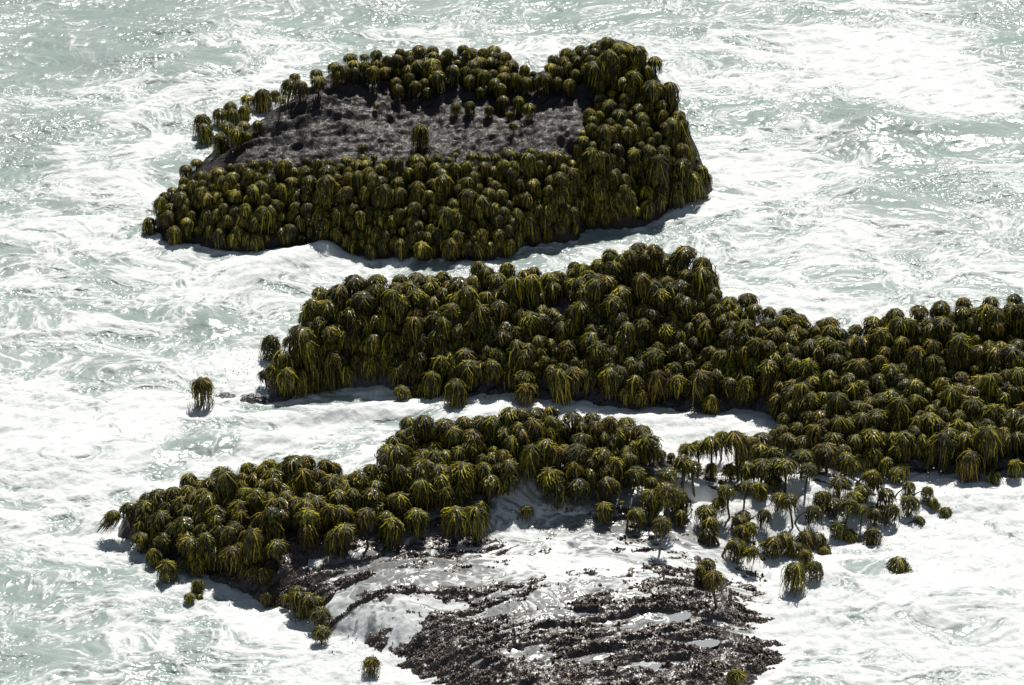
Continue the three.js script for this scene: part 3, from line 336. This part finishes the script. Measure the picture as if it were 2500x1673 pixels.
// the crowds behind and between them, too many to count, as one mass
{
  const inside = (poly, x, y) => { let c = false; for (let i = 0, j = poly.length - 1; i < poly.length; j = i++) { const [a, b] = poly[i], [p, q] = poly[j]; if ((b > y) !== (q > y) && x < (p - a) * (y - b) / (q - b) + a) c = !c; } return c; };
  const zones = [
    [.72, 23, 14, [[400, 470], [440, 430], [560, 400], [620, 388], [760, 382], [860, 374], [1000, 376], [1130, 370], [1250, 364], [1330, 362], [1400, 360], [1430, 310], [1440, 260], [1480, 210], [1530, 150], [1600, 160], [1640, 240], [1660, 300], [1695, 360], [1722, 430], [1720, 490], [1600, 505], [1480, 525], [1400, 550], [1280, 585], [1100, 600], [900, 598], [780, 580], [600, 570], [480, 565], [420, 555], [385, 520]]],
    [.72, 23, 13, [[800, 170], [830, 145], [910, 125], [1000, 115], [1130, 110], [1210, 115], [1260, 140], [1310, 165], [1340, 185], [1300, 195], [1130, 165], [1050, 168], [960, 165], [900, 158], [850, 168]]],
    [.76, 23, 13, [[1345, 150], [1390, 115], [1480, 95], [1560, 112], [1590, 150], [1500, 185], [1440, 170], [1380, 165]]],
    [.83, 25, 15, [[715, 800], [760, 720], [850, 680], [960, 672], [1100, 672], [1170, 650], [1270, 655], [1400, 650], [1480, 620], [1560, 602], [1670, 610], [1735, 670], [1760, 740], [1830, 725], [1930, 765], [1990, 790], [2080, 800], [2140, 770], [2280, 745], [2400, 732], [2640, 722], [2640, 1095], [2420, 1070], [2300, 1075], [2200, 1095], [2080, 1110], [2000, 1090], [1880, 1060], [1930, 980], [1840, 930], [1720, 930], [1600, 930], [1450, 905], [1300, 905], [1150, 895], [950, 890], [850, 875], [730, 870]]],
    [.88, 27, 16, [[860, 1160], [910, 1100], [960, 1060], [1010, 1025], [1100, 1020], [1200, 1015], [1330, 1000], [1420, 1012], [1530, 1025], [1590, 1070], [1540, 1110], [1450, 1125], [1330, 1110], [1200, 1130], [1100, 1160], [1000, 1190], [940, 1230], [860, 1225]]],
    [.88, 27, 16, [[330, 1225], [420, 1190], [520, 1160], [650, 1125], [800, 1135], [870, 1170], [860, 1230], [760, 1240], [680, 1260], [640, 1310], [560, 1340], [470, 1330], [400, 1300]]],
    [.83, 36, 25, [[1800, 1085], [1860, 1060], [1960, 1045], [2100, 1085], [2180, 1105], [2100, 1120], [1960, 1110], [1850, 1105]]]];
  const sleek = [...KINDS.n, ...KINDS.n, ...KINDS.d.slice(2), ...KINDS.s.slice(0, 2)], rough = [...KINDS.r, ...KINDS.r, ...KINDS.n.slice(0, 3), ...KINDS.d.slice(2), KINDS.s[0]], lists = new Map(), r = rng(5), near = placed.map(p => [p[0], p[1]]);
  const put = (px, py, v, s) => { const [x, y, z] = foot(px, py, v.height * s); if (terrain(x, z) < seaC(x, z) - (px > 1750 && py > 1000 ? .2 : .02)) return; if (!lists.has(v)) lists.set(v, []); lists.get(v).push([x, y, z, s, r() * 6.2832, (r() - .5) * .36, (r() - .5) * .36, TONES[Math.floor(r() * 3.7) % 4]]); };
  for (const [px, py, s, kind] of crowd) put(px, py, KINDS[kind === 'n' && py > 650 ? 'r' : kind][Math.floor(r() * KINDS[kind].length)], s);
  for (const [size, dx, dy, poly] of zones) {
    const xs = poly.map(p => p[0]), ys = poly.map(p => p[1]), x0 = Math.min(...xs), x1 = Math.max(...xs), y0 = Math.min(...ys), y1 = Math.max(...ys);
    for (let n = 0; n < 14000; n++) {
      const px = mix(x0, x1, r()), py = mix(y0, y1, r()); if (!inside(poly, px, py) || (px > 1260 && px < 1410 && py > 690 && py < 745)) continue;
      if (near.some(([a, b]) => ((a - px) / dx) ** 2 + ((b - py) / dy) ** 2 < 1)) continue;
      const all = size > .8 ? rough : sleek, v = all[Math.floor(r() * all.length)], s = size * mix(.62, 1.2, Math.pow(r(), .7)); near.push([px, py]); put(px, py, v, s);
    }
  }
  const mass = new THREE.Group(); mass.name = 'sea_palm_mass'; tag(mass, { label: 'crowd of olive sea palms packed over the rocks behind the nearer ones', category: 'sea palms', kind: 'stuff' }); scene.add(mass);
  const mat = bladeMats[0].clone(), o = new THREE.Object3D(); let total = 0;
  for (const [v, list] of lists) {
    const im = new THREE.InstancedMesh(v.whole, mat, list.length); im.name = 'palm_crowd'; im.userData.kind = 'stuff'; im.castShadow = im.receiveShadow = true;
    list.forEach(([x, y, z, s, t, a, b, tone], i) => { o.position.set(x, y, z); o.rotation.set(a, t, b); o.scale.setScalar(s); o.updateMatrix(); im.setMatrixAt(i, o.matrix); im.setColorAt(i, new THREE.Color(tone[1], tone[2], tone[3])); });
    mass.add(im); total += list.length;
  }
  console.log('palms one by one', placed.length, 'in the crowd', total);
}

// small rocks awash
{
  const knob = (px, py, a, b, h, label) => { const g = new THREE.IcosahedronGeometry(1, 20), p = g.attributes.position, [x, z] = at(px, py); for (let i = 0; i < p.count; i++) { const X = p.getX(i), Y = p.getY(i), Z = p.getZ(i), k = 1 + .35 * fbm(X * 1.4 + px, Z * 1.4 + Y * 1.2, 4) + .08 * fbm(X * 3 + Y * 3, Z * 4 - Y * 2 + py, 3); p.setXYZ(i, X * a * k, Y * h * k, Z * b * k); } g.computeVertexNormals(); const u = g.attributes.uv; for (let i = 0; i < p.count; i++) u.setXY(i, p.getX(i), p.getZ(i)); const m = addMesh('awash_rock', g, rockMat, { label, category: 'rock', kind: 'thing' }); m.position.set(x, seaC(x, z) - h * .62, z); };
  knob(545, 975, .16, .12, .1, 'small dark rock awash beside the drenched sea palm');
  knob(615, 978, .14, .1, .09, 'small dark rock at the foot of the middle ridge');
}
// flung drops of spray
{
  const r = rng(9), g = new THREE.IcosahedronGeometry(1, 1), list = [];
  for (const [px, py, n, a, h] of [[2195, 1400, 90, .22, .3], [2000, 1330, 60, .3, .3], [630, 900, 160, .35, .35], [500, 960, 90, .2, .3], [790, 600, 120, .25, .3], [1100, 1500, 60, .5, .1], [2250, 1250, 60, .4, .25], [840, 1590, 50, .25, .12]]) { const [x, z] = at(px, py); for (let i = 0; i < n; i++) { const t = r() * 6.2832, d = a * Math.sqrt(r()), X = x + Math.cos(t) * d, Z = z + Math.sin(t) * d; list.push([X, Math.max(seaC(X, Z), terrain(X, Z)) + h * Math.pow(r(), 1.6), Z, mix(.0025, .008, Math.pow(r(), 3))]); } }
  const im = new THREE.InstancedMesh(g, new THREE.MeshStandardMaterial({ color: new THREE.Color(.8, .82, .82), roughness: .3 }), list.length), o = new THREE.Object3D(); im.name = 'spray'; tag(im, { label: 'white drops of spray flung up from the surf', kind: 'stuff' }); im.castShadow = im.receiveShadow = true;
  list.forEach(([x, y, z, s], i) => { o.position.set(x, y, z); o.scale.setScalar(s); o.updateMatrix(); im.setMatrixAt(i, o.matrix); }); scene.add(im);
}
// ---------------------------------------------------------------- mussels, red turf and barnacles on the shelf
{
  const r = rng(31), lump = new THREE.IcosahedronGeometry(1, 1), p = lump.attributes.position; for (let i = 0; i < p.count; i++) { const x = p.getX(i), y = p.getY(i), z = p.getZ(i), k = 1 + .25 * noise(x * 2.3 + y, z * 2.3 - y); p.setXYZ(i, x * k, y * k * .8, z * k * .8); } lump.computeVertexNormals();
  const o = new THREE.Object3D();
  function strew(name, label, want, sizes, colour, rough, clump) {
    const list = [];
    for (let n = 0; n < want * 12 && list.length < want; n++) {
      const px = mix(560, 2080, r()), py = mix(1240, 1720, r()), d = sight(px, py); let t = 32; while (t < 42 && CAMPOS.y + d[1] * t > terrain(d[0] * t, CAMPOS.z + d[2] * t)) t += .02;
      const x = d[0] * t, z = CAMPOS.z + d[2] * t, y = nearH(x, z); if (y < sea(x, z) - .012 || noise(x * 3.1 + clump, z * 5 + clump) + .5 * noise(x * 9, z * 12) + 9 * strata(x, z) < (py < 1450 ? .5 : .22)) continue;
      list.push([x, y, z]);
    }
    const im = new THREE.InstancedMesh(lump, new THREE.MeshStandardMaterial({ roughness: rough }), list.length); im.name = name; im.castShadow = im.receiveShadow = true; tag(im, { label, kind: 'stuff' });
    list.forEach(([x, y, z], i) => { const s = mix(sizes[0], sizes[1], r() * r()); o.position.set(x, y + s * .3, z); o.rotation.set(r() * 6, r() * 6, r() * 6); o.scale.set(s * mix(.8, 1.5, r()), s, s); o.updateMatrix(); im.setMatrixAt(i, o.matrix); const c = colour(r); im.setColorAt(i, new THREE.Color(c[0], c[1], c[2])); });
    scene.add(im); console.log(name, list.length);
  }
  strew('mussel_bed', 'dark mussels crusting the low rock shelf', 7500, [.004, .012], r => { const k = mix(.5, 1.3, r()); return r() < .6 ? [.042 * k, .036 * k, .032 * k] : [.07 * k, .048 * k, .032 * k]; }, .38, 0);
  strew('red_algae_turf', 'rusty red algae tufts along the ledges of the shelf', 2500, [.006, .017], r => { const k = mix(.5, 1.3, r()); return [.07 * k, .034 * k, .022 * k]; }, .6, 20);
  strew('barnacles', 'pale barnacles dotted over the low rock shelf', 4500, [.004, .010], r => { const k = mix(.6, 1.2, r()); return [.42 * k, .36 * k, .28 * k]; }, .7, 40);
}
renderer.render(scene, camera);
